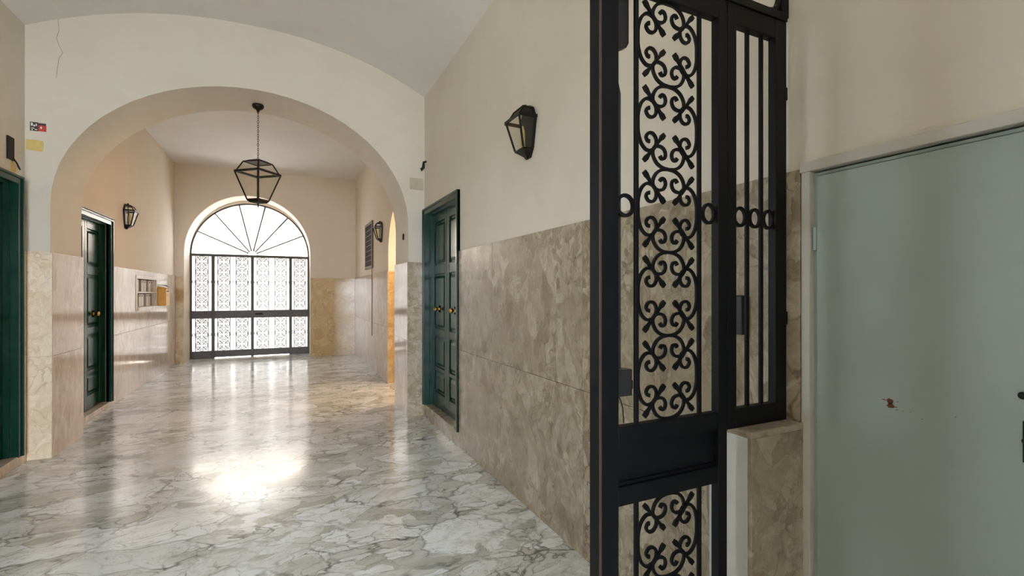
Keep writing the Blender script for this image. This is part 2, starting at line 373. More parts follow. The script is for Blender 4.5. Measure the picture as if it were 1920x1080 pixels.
# ------------------------------------------------------------------ marble slabs
def slab(parent, mat, x0, x1, y0, y1, z0, z1, g=.0012):
    """a slab: origin at its centre so that the figure differs per slab"""
    dx, dy, dz = (x1 - x0) / 2, (y1 - y0) / 2, (z1 - z0) / 2
    gx = 0 if dx < .03 else g; gy = 0 if dy < .03 else g
    bm = bmesh.new(); box(bm, -dx + gx, dx - gx, -dy + gy, dy - gy, -dz + g, dz - g)
    o = obj('marble_slab', bm, mat, parent, ((x0 + x1) / 2, (y0 + y1) / 2, (z0 + z1) / 2), bevel=.0012); return o
t = .014
for ys, z0, z1 in (([.915, 2.08, 3.15, 4.062], 0, .88), ([.915, 2.09, 2.36, 3.3, 4.062], .88, 1.777)):
    for a, b in zip(ys, ys[1:]): slab(WR, 'marble', XR - t, XR, a, b, z0, z1)
for a, b in ((-.6, .335),): slab(WR, 'marble', XR - t, XR, a, b, 0, .88); slab(WR, 'marble', XR - t, XR, a, b, .88, 1.777)
for a, b in ((-1.6, -.6), (-2.6, -1.6), (-3.6, -2.6), (-5.2, -3.6)): slab(WR, 'marble', XR - t, XR, a, b, 0, .88); slab(WR, 'marble', XR - t, XR, a, b, .88, 1.777)
# left near wall: slabs beside the door and back towards the added rear opening
for a, b in ((5.19, Y1 - .002), (2.96, 3.97), (1.5, 2.24), (.7, 1.5), (-.4, .7), (-1.6, -.4), (-2.8, -1.6), (-4.0, -2.8), (-5.2, -4.0)):
    for z0, z1 in ((0, .88), (.88, 1.74)): slab(WL, 'marble_pier' if a > 5 else 'marble', XL, XL + t, a, b, z0, z1)
# piers: front faces and jambs
slab(WM, 'marble_pier', XL + t + .001, PL + t, Y1 - t, Y1, 0, .86); slab(WM, 'marble_pier', XL + t + .001, PL + t, Y1 - t, Y1, .86, 1.74)
slab(WM, 'marble_mid', PR - t, XR - .001, Y1 - t, Y1, 0, .86); slab(WM, 'marble_mid', PR - t, XR - .001, Y1 - t, Y1, .86, 1.74)
for z0, z1 in ((0, .86), (.86, 1.74)):
    slab(WM, 'marble_pink', PL, PL + t, Y1 + .001, Y2 + .012, z0, z1)
    slab(WM, 'marble_pink', PR - t, PR, Y1 + .001, Y2 + .012, z0, z1)
# far left wall
for ys, z0, z1 in (([7.41, 8.35, 9.75, 10.6, YE], 0, .86), ([7.41, 8.44], .86, 1.725), ([9.68, 10.5, YE], .86, 1.725), ([8.44, 9.04, 9.68], .86, 1.13), ([8.44, 9.04, 9.68], 1.65, 1.725)):
    for a, b in zip(ys, ys[1:]): slab(WLF, 'marble_pink', XL, XL + t, a, b, z0, z1)
for z0, z1 in ((0, .86), (.86, 1.725)): slab(WLF, 'marble_pink', XL, XL + t, Y2, 6.19, z0, z1)
# far right wall
for a, b in ((7.375, 8.35), (8.35, 9.3), (9.3, 10.25), (10.25, YE)):
    for z0, z1 in ((0, .86), (.86, 1.725)): slab(WRF, 'marble_pink', XR - t, XR, a, b, z0, z1)
for z0, z1 in ((0, .86), (.86, 1.725)): slab(WRF, 'marble_gold', XR - t, XR + .3, 7.375 - t, 7.375, z0, z1)
# end wall
for a, b in ((XL + t, GL),): 
    for z0, z1 in ((0, .86), (.86, 1.71)): slab(WE, 'marble_gold', a, b, YE - t, YE, z0, z1)
for a, b in ((GR, .95), (.95, XR - t)):
    for z0, z1 in ((0, .86), (.86, 1.71)): slab(WE, 'marble_gold', a, b, YE - t, YE, z0, z1)

# plaster marks
def ribbon(name, mat, parent, pts, w, y, d=.0012):
    bm = bmesh.new(); flatbar(bm, pts, w, d); o = obj(name, bm, mat, parent, (0, y, 0)); return o
ribbon('plaster_crack', 'crack', WM, [(-1.74, 3.72), (-1.735, 3.62), (-1.75, 3.56), (-1.735, 3.5), (-1.71, 3.44), (-1.735, 3.39), (-1.745, 3.3), (-1.752, 3.22)], .003, Y1 - .0004)
bm = bmesh.new(); prism(bm, [(-1.942, 2.675), (-1.84, 2.672), (-1.832, 2.66), (-1.835, 2.585), (-1.85, 2.578), (-1.943, 2.59)], 'y', Y1 - .002, Y1); obj('bare_patch', bm, 'patch', WM)
bm = bmesh.new(); prism(bm, [(5.06, 2.46), (5.14, 2.40), (5.12, 2.34), (5.13, 2.29), (5.04, 2.29), (5.05, 2.38)], 'x', XL, XL + .002); obj('bare_patch', bm, 'patch', WL)

# ------------------------------------------------------------------ green double doors (recessed)
def green_door(name, side, y0, y1, z0, z1, knob_z, sill, label):
    """side +1 = right wall (faces -x), -1 = left wall (faces +x). y0..y1 casing outside"""
    xw = XR if side > 0 else XL; e = side
    root = struct(empty(name, (xw, (y0 + y1) / 2, 0)), label); root.location = (0, 0, 0)
    def bx(nm, mat, a, b, ya_, yb_, za, zb, parent=root, bev=.002):
        xa, xb = sorted((xw + e * a, xw + e * b)); return bxo(nm, mat, parent, xa, xb, ya_, yb_, za, zb, bevel=bev)
    cw = .065
    # casing: flat architrave with an outer bead and inner step, one part each side
    for (ya_, yb_, nm) in ((y0, y0 + cw, 'side_casing'), (y1 - cw, y1, 'side_casing')):
        bm = bmesh.new()
        o1 = sorted((xw - e * .022, xw + e * .03)); box(bm, *o1, ya_, yb_, z0 - .01, z1)
        out = (ya_, ya_ + .018) if ya_ == y0 else (yb_ - .018, yb_)
        o2 = sorted((xw - e * .034, xw)); box(bm, *o2, *out, z0 - .01, z1)
        obj(nm, bm, 'green', root, bevel=.002)
    bm = bmesh.new(); o1 = sorted((xw - e * .022, xw + e * .03)); box(bm, *o1, y0 + cw, y1 - cw, z1 - cw, z1)
    o2 = sorted((xw - e * .034, xw)); box(bm, *o2, y0 + .018, y1 - .018, z1 - .018, z1); obj('head_casing', bm, 'green', root, bevel=.002)
    # lining of the recess
    for (ya_, yb_) in ((y0 + cw, y0 + cw + .012), (y1 - cw - .012, y1 - cw)): bx('lining', 'green', .03, .10, ya_, yb_, z0, z1 - cw)
    bx('lining', 'green', .03, .10, y0 + cw, y1 - cw, z1 - cw - .012, z1 - cw)
    ia, ib = y0 + cw + .012, y1 - cw - .012; mid = (ia + ib) / 2; zt = z1 - cw - .012
    for (a, b) in ((ia, mid - .001), (mid + .001, ib)):
        leaf = bx('door_leaf', 'green_dark', .085, .15, a, b, z0, zt)
        st = .07; rails = [(z0, z0 + .16), (z0 + .40, z0 + .44), (.92, 1.0), (1.6, 1.70), (zt - .09, zt)]
        bx('stile', 'green_dark', .068, .085, a, a + st, z0, zt, leaf, .004); bx('stile', 'green_dark', .068, .085, b - st, b, z0, zt, leaf, .004)
        for (ra, rb) in rails: bx('rail', 'green_dark', .068, .085, a + st, b - st, ra, rb, leaf, .004)
        for (ra, rb) in zip([q[1] for q in rails], [q[0] for q in rails[1:]]):
            pa, pb, pz0, pz1 = a + st + .02, b - st - .02, ra + .02, rb - .02
            bm = bmesh.new(); xa = xw + e * .086; xb = xw + e * .071
            A = [bm.verts.new((xa, y, z)) for y, z in ((pa, pz0), (pb, pz0), (pb, pz1), (pa, pz1))]
            B = [bm.verts.new((xb, y, z)) for y, z in ((pa + .03, pz0 + .03), (pb - .03, pz0 + .03), (pb - .03, pz1 - .03), (pa + .03, pz1 - .03))]
            bm.faces.new(B); [bm.faces.new((A[k], A[(k + 1) % 4], B[(k + 1) % 4], B[k])) for k in range(4)]
            obj('raised_panel', bm, 'green_dark', leaf)
        bm = bmesh.new(); kc = (xw + e * .068, (a + b) / 2, knob_z)
        bx('knob_rail', 'green_dark', .071, .086, (a + b) / 2 - .04, (a + b) / 2 + .04, knob_z - .04, knob_z + .04, leaf, .003)
        lathe(bm, [(.02, -.004), (.02, .003), (.010, .006), (.009, .020), (.022, .028), (.028, .042), (.022, .055), (.006, .060)], kc, (-e, 0, 0), 20)
        k_ = obj('knob', bm, 'brass', leaf, smooth=True); k_['label'] = 'round brass knob'
    # marble sill
    sx = sorted((xw - e * .016, xw + e * .10)); bm = bmesh.new(); box(bm, *sx, y0 + .0, y1 - .0, 0.001, sill); o = obj('marble_sill', bm, 'marble_pink' if side < 0 else 'marble', root, bevel=.004)
    return root
green_door('door_1', 1, 4.065, 5.278 - t, .14, 2.335, 1.22, .138, 'dark green panelled double door beside the marble slabs')
green_door('door_2', -1, 3.97, 5.19, .08, 2.335, 1.2, .078, 'glossy green double door beside the cream pier')
green_door('door_3', -1, 6.19, 7.41, .065, 2.29, 1.15, .06, 'dark green double door beyond the arch')
for q in [c for c in bpy.data.objects if c.name.startswith('door_3')]: pass
d3 = bpy.data.objects['door_3']
bxo('pale_lintel', 'trim_paint', d3, XL, XL + .05, 6.19, 7.41, 2.292, 2.312, bevel=.003)

# low white service door on the right wall
d4 = struct(empty('door_4'), 'low grey white service door with a rust stain')
ya, yb = .36, .895
bxo('side_casing', 'trim_paint', d4, XR - .016, XR + .02, .886, .912, 0, 1.762, bevel=.002)
bxo('head_casing', 'trim_paint', d4, XR - .02, XR + .02, .33, .915, 1.762, 1.792, bevel=.002)
bxo('side_casing', 'trim_paint', d4, XR - .022, XR + .02, .33, .362, 0, 1.762, bevel=.002)
bxo('inner_frame', 'door_paint', d4, XR + .004, XR + .05, .876, .8855, 0, 1.757, bevel=.001)
bxo('inner_frame', 'door_paint', d4, XR + .004, XR + .05, .3635, .876, 1.748, 1.757, bevel=.001)
leaf = bxo('door_leaf', 'door_paint', d4, XR - .002, XR + .04, .366, .874, .006, 1.746, bevel=.002)
bxo('backing', 'black', d4, XR + .12, XR + .19, .362, .893, .001, 1.76)
for z in (.35, 1.56):
    bm = bmesh.new(); lathe(bm, [(.004, -.035), (.0055, -.033), (.0055, .033), (.004, .035)], (XR - .004, .878, z), (0, 0, 1), 12); obj('hinge', bm, 'door_paint', d4, smooth=True)
def blob(bm, cy, cz, ry, rz, n=14, seed=0, x=XR - .002):
    rnd = random.Random(seed); pts = [(cy + ry * math.cos(2 * PI * k / n) * rnd.uniform(.7, 1.1), cz + rz * math.sin(2 * PI * k / n) * rnd.uniform(.7, 1.1)) for k in range(n)]
    prism(bm, pts, 'x', x - .0006, x)
bm = bmesh.new(); blob(bm, .6845, 1.114, .0085, .0085, seed=1); blob(bm, .683, 1.103, .0085, .0075, seed=2); blob(bm, .697, 1.116, .008, .0012, seed=3)
blob(bm, .672, 1.102, .006, .001, seed=4); blob(bm, .667, 1.117, .0014, .0014, 8, 5); blob(bm, .669, 1.095, .003, .0009, 8, 6); blob(bm, .655, 1.095, .002, .0007, 8, 7); blob(bm, .64, 1.096, .002, .0007, 8, 8); blob(bm, .615, 1.085, .0025, .0008, 8, 9); blob(bm, .55, 1.105, .0008, .002, 8, 10)
o = obj('rust_stain', bm, 'stain', leaf); o['label'] = 'reddish brown rust stain with small splashes'
bm = bmesh.new(); box(bm, XR - .007, XR - .002, .405, .437, 1.035, 1.125); o = obj('handle_plate', bm, 'bronze', leaf, bevel=.002)
bm = bmesh.new(); tube(bm, [(XR - .002, .42, 1.09), (XR - .045, .42, 1.09), (XR - .05, .435, 1.09), (XR - .05, .42, 1.09)][:2] + [(XR - .05, .41, 1.09), (XR - .05, .34, 1.088)], .007); obj('lever', bm, 'bronze', leaf, smooth=True)
bm = bmesh.new(); lathe(bm, [(.008, 0), (.008, .003), (.004, .005)], (XR - .002, .437, 1.178), (-1, 0, 0), 14); obj('keyhole_cover', bm, 'bronze', leaf)

# low marble-faced wall stub under the side light
ped = struct(empty('partition_stub'), 'low marble faced wall stub under the gate side light')
bxo('core', 'white_paint', ped, 1.182, XR - .0165, .918, 1.05, 0, .985)
bxo('marble_slab', 'marble', ped, 1.184, XR - .0165, .905, .918, 0, .985, bevel=.0015)
bxo('marble_slab', 'marble', ped, 1.184, XR - .0165, 1.05, 1.063, 0, .985, bevel=.0015)
bxo('marble_cap', 'marble', ped, 1.18, XR - .0165, .903, 1.066, .985, 1.005, bevel=.003)

# ------------------------------------------------------------------ wrought scroll work
TOPC = [(0, .1117), (-.022, .109), (-.041, .0995), (-.053, .083), (-.055, .067), (-.047, .0565), (-.033, .053), (-.018, .058), (-.011, .071), (-.015, .083), (-.025, .0855), (-.0305, .078)]
LEFC = [(-.1045, 0), (-.1035, .025), (-.094, .052), (-.076, .0675), (-.056, .065), (-.044, .052), (-.043, .035), (-.053, .0225), (-.068, .022), (-.077, .033), (-.0725, .0425), (-.065, .044)]
def full_c(half, mirror):
    p = smooth_curve([half[0]] + half[1:], 4)
    q = [mirror(a) for a in p[:0:-1]]
    return q + p
def taper(n, w=.0082, e=.0105):
    ws = [w] * n
    for i in range(5): ws[i] = e - (e - w) * i / 5; ws[-1 - i] = ws[i]
    return ws
topc = full_c(TOPC, lambda a: (-a[0], a[1])); lefc = full_c(LEFC, lambda a: (a[0], -a[1]))
DEP = .006
def scroll_parts():
    out = []
    out.append(('c_scroll', topc, taper(len(topc)), 0)); out.append(('c_scroll', [(a, -b) for a, b in topc], taper(len(topc)), 0))
    out.append(('c_scroll', lefc, taper(len(lefc)), .001)); out.append(('c_scroll', [(-a, b) for a, b in lefc], taper(len(lefc)), .001))
    for sx in (1, -1):
        for sz in (1, -1):
            P0, P1 = Vector((.087 * sx, .098 * sz)), Vector((.017 * sx, .020 * sz)); n = 9
            pts = [tuple(P0.lerp(P1, i / n)) for i in range(n + 1)]
            out.append(('diagonal_spear', pts, [.012, .0145, .009, .0075, .008, .009, .0075, .008, .0155, .012], -.002))
    return out
SP = scroll_parts(); SPM = []
for nm, pts, w, dy in SP:
    bm = bmesh.new(); flatbar(bm, pts, w, DEP); bmesh.ops.translate(bm, verts=bm.verts[:], vec=(0, dy, 0)); SPM.append((nm, mesh(nm, bm, 'iron')))
bm = bmesh.new()
for nm, pts, w, dy in SP:
    n0 = len(bm.verts); flatbar(bm, pts, [a * 1.45 for a in w], .012); bm.verts.ensure_lookup_table(); bmesh.ops.translate(bm, verts=bm.verts[n0:], vec=(0, dy, 0))
UNIT = mesh('scroll_unit', bm, 'iron_brown')
def ring_mesh(r, w, d):
    bm = bmesh.new(); n = 28; pr = [(r - w / 2, -d / 2), (r + w / 2, -d / 2), (r + w / 2, d / 2), (r - w / 2, d / 2)]; R = []
    for k in range(n):
        a = 2 * PI * k / n; R.append([bm.verts.new((p[0] * math.cos(a), p[1], p[0] * math.sin(a))) for p in pr])
    for k in range(n):
        for j in range(4): bm.faces.new((R[k][j], R[k][(j + 1) % 4], R[(k + 1) % n][(j + 1) % 4], R[(k + 1) % n][j]))
    return mesh('ring', bm, 'iron')

# ------------------------------------------------------------------ near iron gate
YF, YK = .95, .976
gate = thing(empty('iron_gate', (0, 0, 0)), 'black wrought iron gate with scrollwork panel and barred side light in the foreground', 'gate')
def gb(nm, x0, x1, z0, z1, y0=YF, y1=YK, mat='iron', bev=.0015): return bxo(nm, mat, gate, x0, x1, y0, y1, z0, z1, bevel=bev)
gb('stile', .695, .754, .012, 2.2, YF, .992); gb('stile', 1.106, 1.14, .012, 2.2)
gb('edge_strip', .693, .700, .012, 2.2, YF - .003, YF, 'iron_brown', .0006)
gb('top_rail', .695, 1.14, 2.178, 2.235, YF + .001, YK - .001)
gb('lock_rail', .754, 1.106, 1.013, 1.06, YF + .001, YK - .001)
gb('lower_rail', .754, 1.106, .86, .908, YF + .001, YK - .001)
gb('bottom_rail', .754, 1.106, .012, .19, YF + .001, YK - .001)
gb('flat_panel', .754, 1.106, .908, 1.013, YF + .018, YF + .026)
bm = bmesh.new(); box(bm, .7555, 1.1045, YF + .010, YF + .018, 1.004, 1.0125); box(bm, .7555, 1.1045, YF + .010, YF + .018, .9085, .916); obj('panel_bead', bm, 'iron', gate)
gb('frame_head', .68, 1.402, 2.237, 2.262, YF - .004, YK + .004)
gb('mullion', 1.142, 1.179, 1.0055, 2.236, YF, YK)
gb('frame_stile', 1.352, 1.402, 1.0055, 2.236, YF, YK)
gb('wall_clamp', 1.402, XR - t, 1.3, 1.34, YF + .005, YF + .02); gb('wall_clamp', 1.402, XR - t, 2.0, 2.04, YF + .005, YF + .02)
gb('side_top_rail', 1.179, 1.352, 2.178, 2.236, YF + .001, YK - .001)
gb('side_bottom_rail', 1.179, 1.352, 1.0055, 1.062, YF + .001, YK - .001)
for x0, x1 in ((.815, .827), (1.039, 1.051)):
    gb('bar', x0, x1, 1.06, 2.178, YF + .010, YF + .018, bev=.001); gb('bar', x0, x1, .19, .86, YF + .010, YF + .018, bev=.001)
for x0, x1 in ((1.234, 1.247), (1.296, 1.309)): gb('bar', x0, x1, 1.062, 2.178, YF + .010, YF + .018, bev=.001)
UH = .2236
for z in [1.06 + UH * (k + .5) for k in range(5)] + [.858 - UH * (k + .5) for k in range(3)]:
    for nm, me in SPM: obj(nm, me, None, gate, (.932, YF + .014, z))
RM = ring_mesh(.026, .009, .008)
for x, s in ((.7825, 1), (1.0785, .85), (1.2065, .9), (1.2715, .85), (1.331, .75)):
    o = obj('ring', RM, None, gate, (x, YF + .012, 1.622)); o.scale = (max(s, .72), 1, 1)
# curl above the frame against the wall
bm = bmesh.new(); pts = smooth_curve([(1.18, 2.262), (1.26, 2.266), (1.33, 2.27), (1.375, 2.285), (1.395, 2.33), (1.39, 2.40), (1.35, 2.45), (1.30, 2.44), (1.285, 2.40), (1.30, 2.375)], 6)
flatbar(bm, [(a, b) for a, b in pts], .010, .014); obj('crest_scroll', bm, 'iron', gate, (0, YF + .02, 0))
gb('wall_strap', 1.395, XR - .001, 2.262, 2.62, YF + .01, YF + .03)
# lock, keeper bar and closer plate behind the leaf
lk = gb('lock_box', .7545, .802, 1.135, 1.203, YK - .02, YK + .012, 'dark_plastic', .002)
bxo('latch_bolt', 'iron', lk, .802, .811, YK - .012, YK + .004, 1.15, 1.172, bevel=.001)
bm = bmesh.new(); tube(bm, [(.772, YK, 1.136), (.782, YK + .002, 1.12), (.787, YK, 1.10), (.787, YK - .004, 1.062)], .0016, 6); o = obj('lock_wire', bm, 'black', lk)
bm = bmesh.new(); prism(bm, [(.7545, 1.203), (.783, 1.203), (.783, 1.915), (.7545, 2.02)], 'y', YK + .002, YK + .010); o = obj('keeper_bar', bm, 'grey_steel', gate, bevel=.001); o['label'] = 'dull grey steel keeper bar'
bm = bmesh.new(); prism(bm, [(.74, 2.034), (.792, 2.034), (.804, 2.04), (.811, 2.052), (.811, 2.19), (.74, 2.19)], 'y', YK + .004, YK + .022); o = obj('closer_plate', bm, 'dark_plastic', gate, bevel=.002); o['label'] = 'dark rounded closer cover'

# ------------------------------------------------------------------ end gate
eg = thing(empty('entrance_gate', (0, 0, 0)), 'arched entrance gate with frosted panes, iron scrollwork and glazed fanlight at the corridor end', 'gate')
F0, F1 = YG - .03, YG + .03
def eb(nm, x0, x1, z0, z1, y0=F0, y1=F1, mat='iron_brown'): return bxo(nm, mat, eg, x0, x1, y0, y1, z0, z1, bevel=.003)
eb('stile', GL, GL + .035, 0, 2.165); eb('stile', GR - .035, GR, 0, 2.165)
MX = (-1.385, -.652, .105)
for x in MX: eb('mullion', x - .027, x + .027, .0, 2.165, F0 - .004, F1 + .004)
eb('lintel', GL, GR, 2.165, 2.215, F0 - .008, F1 + .008)
cells = [(GL + .035, MX[0] - .027), (MX[0] + .027, MX[1] - .027), (MX[1] + .027, MX[2] - .027), (MX[2] + .027, GR - .035)]
for i, (a, b) in enumerate(cells):
    eb('mid_rail', a, b, .845, 1.005); gap = .014 if i in (1, 2) else .0
    eb('bottom_rail', a, b, gap, .155)
    for z0, z1 in ((1.005, 2.165), (.155, .845)):
        bm = bmesh.new(); box(bm, a, b, YG - .004, YG + .002, z0, z1); obj('frosted_pane', bm, 'frosted', eg)
    ncol = 1 if i in (0, 3) else 2
    for c in range(ncol):
        x = a + (b - a) * (c + .5) / ncol
        for z in [1.045 + UH * (k + .5) for k in range(5)]: obj('scroll_unit', UNIT, None, eg, (x, YG - .016, z))
        for z in [.835 - UH * (k + .5) for k in range(3)]: obj('scroll_unit', UNIT, None, eg, (x, YG - .016, z))
        for s in (-1, 1): eb('bar', x + s * .113 - .006, x + s * .113 + .006, .155, 2.165, YG - .022, YG - .008)
        for s in (-1, 1):
            for z in (1.62, .5): o = obj('ring', RM, None, eg, (x + s * .145, YG - .014, z))
bm = bmesh.new(); box(bm, -.6, -.45, F0 - .018, F0 - .002, .905, .945); obj('letter_flap', bm, 'iron', eg, bevel=.003)
# fanlight
fo = arch_pts(gcx, ga, 1.14, 2.2, 40); fi = arch_pts(gcx, ga - .03, 1.11, 2.2, 40)
bm = bmesh.new()
for k in range(40): prism(bm, [fo[k], fo[k + 1], fi[k + 1], fi[k]], 'y', F0, F1)
bmesh.ops.remove_doubles(bm, verts=bm.verts[:], dist=1e-5); obj('arch_frame', bm, 'iron_brown', eg)
for k in range(1, 7):
    a = PI * k / 7; u = Vector((math.cos(a), math.sin(a))); p0 = (gcx + u.x * .1, 2.215 + u.y * .1); p1 = (gcx + u.x * (ga - .02), 2.2 + u.y * 1.12)
    bm = bmesh.new(); flatbar(bm, [p0, p1], .026, .034); obj('fan_bar', bm, 'iron_brown', eg, (0, YG, 0))
for k in range(7):
    a0, a1 = PI * k / 7, PI * (k + 1) / 7; pts = []
    for j in range(7):
        a = a0 + (a1 - a0) * j / 6; pts.append((gcx + (ga - .022) * math.cos(a), 2.214 + 1.105 * math.sin(a)))
    pts += [(gcx + .1 * math.cos(a1), 2.215 + .1 * math.sin(a1)), (gcx + .1 * math.cos(a0), 2.215 + .1 * math.sin(a0))]
    bm = bmesh.new(); prism(bm, pts, 'y', YG - .003, YG + .003); obj('fanlight_pane', bm, 'fanglass', eg)
bm = bmesh.new(); pts = arch_pts(gcx, .095, .095, 2.215, 16); flatbar(bm, pts, .016, .03); obj('fan_hub', bm, 'iron_brown', eg, (0, YG, 0))

# ------------------------------------------------------------------ lanterns
def bar3(bm, p, q, r): tube(bm, [p, q], r, 4)
def lantern_body(root, L, quad_at, posts=(0, 1, 2, 3), pane_sides=(0, 1, 2, 3), R=.006, OV=1.16, RH=.02):
    """L: dict of levels; quad_at(level)->4 corner points"""
    zb, zr, zt = L
    B, Rm, T_ = quad_at(0), quad_at(1), quad_at(2)
    for i in posts:
        bm = bmesh.new(); bar3(bm, B[i], Rm[i], R); obj('cage_post', bm, 'lampblack', root)
    bm = bmesh.new()
    for i in range(4):
        p, q = Vector(Rm[i]), Vector(Rm[(i + 1) % 4]); c = sum((Vector(v) for v in Rm), Vector()) / 4
        pe = c + (p - c) * OV; qe = c + (q - c) * OV
        for (a, b) in ((pe, qe),):
            vs = [a, b, b + Vector((0, 0, RH)), a + Vector((0, 0, RH))]; inn = [c + (v - c) * .88 for v in (a, b)]
            V = [bm.verts.new(v) for v in (a, b, vs[2], vs[3])]; U = [bm.verts.new(Vector((inn[0].x, inn[0].y, a.z))), bm.verts.new(Vector((inn[1].x, inn[1].y, b.z))), bm.verts.new(Vector((inn[1].x, inn[1].y, b.z + RH))), bm.verts.new(Vector((inn[0].x, inn[0].y, a.z + RH)))]
            for f in ((0, 1, 2, 3),): bm.faces.new([V[k] for k in f])
            bm.faces.new((U[1], U[0], U[3], U[2])); bm.faces.new((V[3], V[2], U[2], U[3])); bm.faces.new((V[1], V[0], U[0], U[1])); bm.faces.new((V[0], V[3], U[3], U[0])); bm.faces.new((V[2], V[1], U[1], U[2]))
    obj('rim', bm, 'lampblack', root)
    for i in range(4):
        bm = bmesh.new(); bar3(bm, Rm[i], T_[i], R * .9); obj('crown_post', bm, 'bronze', root)
    bm = bmesh.new()
    for i in range(4): bar3(bm, T_[i], T_[(i + 1) % 4], R * .9)
    obj('crown_ring', bm, 'bronze', root)
    for i in pane_sides:
        for (P, Q) in ((B, Rm), (Rm, T_)):
            bm = bmesh.new(); bm.faces.new([bm.verts.new(v) for v in (P[i], P[(i + 1) % 4], Q[(i + 1) % 4], Q[i])])
            me = obj('glass_pane', bm, 'glass', root); pass
    return B, Rm, T_

def wall_lantern():
    r = empty('wall_lantern')          # local: wall plane x=0, protrudes to -x, y along the wall, z from body bottom
    zz = (0, .178, .255); hw = (.062, .10, .066); dp = (.075, .12, .078)
    def q(l): return [(-.012, -hw[l], zz[l]), (-dp[l], -hw[l] * .95, zz[l]), (-dp[l], hw[l] * .95, zz[l]), (-.012, hw[l], zz[l])]
    B, Rm, T_ = lantern_body(r, zz, q, pane_sides=(0, 1, 2), R=.008)
    # back plate on the wall
    bm = bmesh.new(); prism(bm, [(-.03, -.055), (.03, -.055), (.066, 0), (.105, .18), (.066, .26), (.02, .285), (-.02, .285), (-.066, .26), (-.105, .18), (-.066, 0)], 'x', -.012, -.0005); obj('back_plate', bm, 'lampblack', r, bevel=.002)
    # base tray and tail
    bm = bmesh.new(); lv = [(1.0, 0), (1.05, -.010), (.75, -.022), (.3, -.045), (.18, -.06)]
    rings = []
    for s, z in lv: rings.append([bm.verts.new((-.012 + (x + .012) * s, y * s, z)) for x, y, _ in B])
    for a, b in zip(rings, rings[1:]):
        for k in range(4): bm.faces.new((a[k], a[(k + 1) % 4], b[(k + 1) % 4], b[k]))
    bm.faces.new(rings[0]); bm.faces.new(rings[-1]); obj('base_tray', bm, 'lampblack', r)
    bm = bmesh.new(); tp = bm.verts.new((-.03, 0, .278)); tv = [bm.verts.new((x * 1.06, y * 1.06, z + .002)) for x, y, z in T_]
    for k in range(4): bm.faces.new((tv[k], tv[(k + 1) % 4], tp))
    bm.faces.new(tv[::-1]); cp = obj('cap', bm, 'bronze', r)
    bm = bmesh.new(); lathe(bm, [(.008, 0), (.014, .006), (.016, .013), (.008, .02), (.003, .024)], (-.03, 0, .270), (0, 0, 1), 12); obj('finial', bm, 'lampblack', r, smooth=True)
    bm = bmesh.new(); lathe(bm, [(.018, -.001), (.018, .02), (.016, .021), (.016, .10), (.012, .125), (.005, .15)], (-.048, 0, 0), (0, 0, 1), 14); obj('candle_bulb', bm, 'candle', r, smooth=True)
    return r
def dup(root, loc, rz, label):
    r_ = root.copy(); COL.objects.link(r_); r_.location = loc; r_.rotation_euler = (0, 0, rz); r_['label'] = label
    for ch in root.children:
        c = ch.copy(); COL.objects.link(c); c.parent = r_
    return r_
wl = wall_lantern(); wl.location = (XR, 2.715, 2.322)
thing(wl, 'black wall lantern on cream plaster between the green door and the iron gate', 'lantern', 'wall lanterns')
dup(wl, (XR, 7.93, 2.28), 0, 'black wall lantern on the peach wall beside the dark grille window')
dup(wl, (XL, 8.0, 2.31), PI, 'black wall lantern above the letterboxes beyond the green door')

hl = thing(empty('hanging_lantern', (-.262, 5.69, 2.38), 0), 'black pendant lantern hanging on a chain from the middle of the arch', 'lantern')
zz = (0, .275, .395); hw = (.103, .213, .138); rt = math.radians(4)
def hq(l): return [(hw[l] * math.cos(rt + PI / 2 * k), hw[l] * math.sin(rt + PI / 2 * k), zz[l]) for k in range(4)]
B, Rm, T_ = lantern_body(hl, zz, hq, R=.0075, OV=1.05, RH=.022)
bm = bmesh.new(); rings = []
for s, z in ((1.05, .006), (1.05, -.006), (.8, -.028), (.35, -.036)): rings.append([bm.verts.new((x * s, y * s, z)) for x, y, _ in B])
for a, b in zip(rings, rings[1:]):
    for k in range(4): bm.faces.new((a[k], a[(k + 1) % 4], b[(k + 1) % 4], b[k]))
bm.faces.new(rings[0]); bm.faces.new(rings[-1]); obj('base_tray', bm, 'lampblack', hl)
bm = bmesh.new(); lathe(bm, [(.004, -.085), (.009, -.06), (.005, -.05), (.014, -.034)], (0, 0, 0), (0, 0, 1), 12); obj('tail_finial', bm, 'lampblack', hl, smooth=True)
bm = bmesh.new(); rings = []
for s, z in ((1.04, .0), (.62, .025), (.15, .04)): rings.append([bm.verts.new((x * s, y * s, zz[2] + z)) for x, y, _ in T_])
for a, b in zip(rings, rings[1:]):
    for k in range(4): bm.faces.new((a[k], a[(k + 1) % 4], b[(k + 1) % 4], b[k]))
bm.faces.new(rings[0]); bm.faces.new(rings[-1]); obj('cap', bm, 'lampblack', hl)
bm = bmesh.new(); lathe(bm, [(.012, .006), (.012, .09), (.006, .10), (.006, .40)], (0, 0, 0), (0, 0, 1), 12); obj('lamp_stem', bm, 'lampblack', hl, smooth=True)
ztop = 3.393 - 2.38
bm = bmesh.new(); lathe(bm, [(.006, -.085), (.012, -.07), (.02, -.055), (.05, -.035), (.057, -.015), (.054, 0)], (0, 0, ztop), (0, 0, 1), 20); obj('ceiling_rose', bm, 'lampblack', hl, smooth=True)
lk_bm = bmesh.new(); pts = [(0.007 * math.cos(a), 0, .016 * math.sin(a)) for a in [2 * PI * k / 10 for k in range(11)]]; tube(lk_bm, pts, .0022, 5, False); LINK = mesh('chain_link', lk_bm, 'lampblack')
z = zz[2] + .045; k = 0
while z < ztop - .08:
    o = obj('chain_link', LINK, None, hl, (0, 0, z)); o.rotation_euler = (0, 0, (k % 2) * PI / 2); z += .0245; k += 1

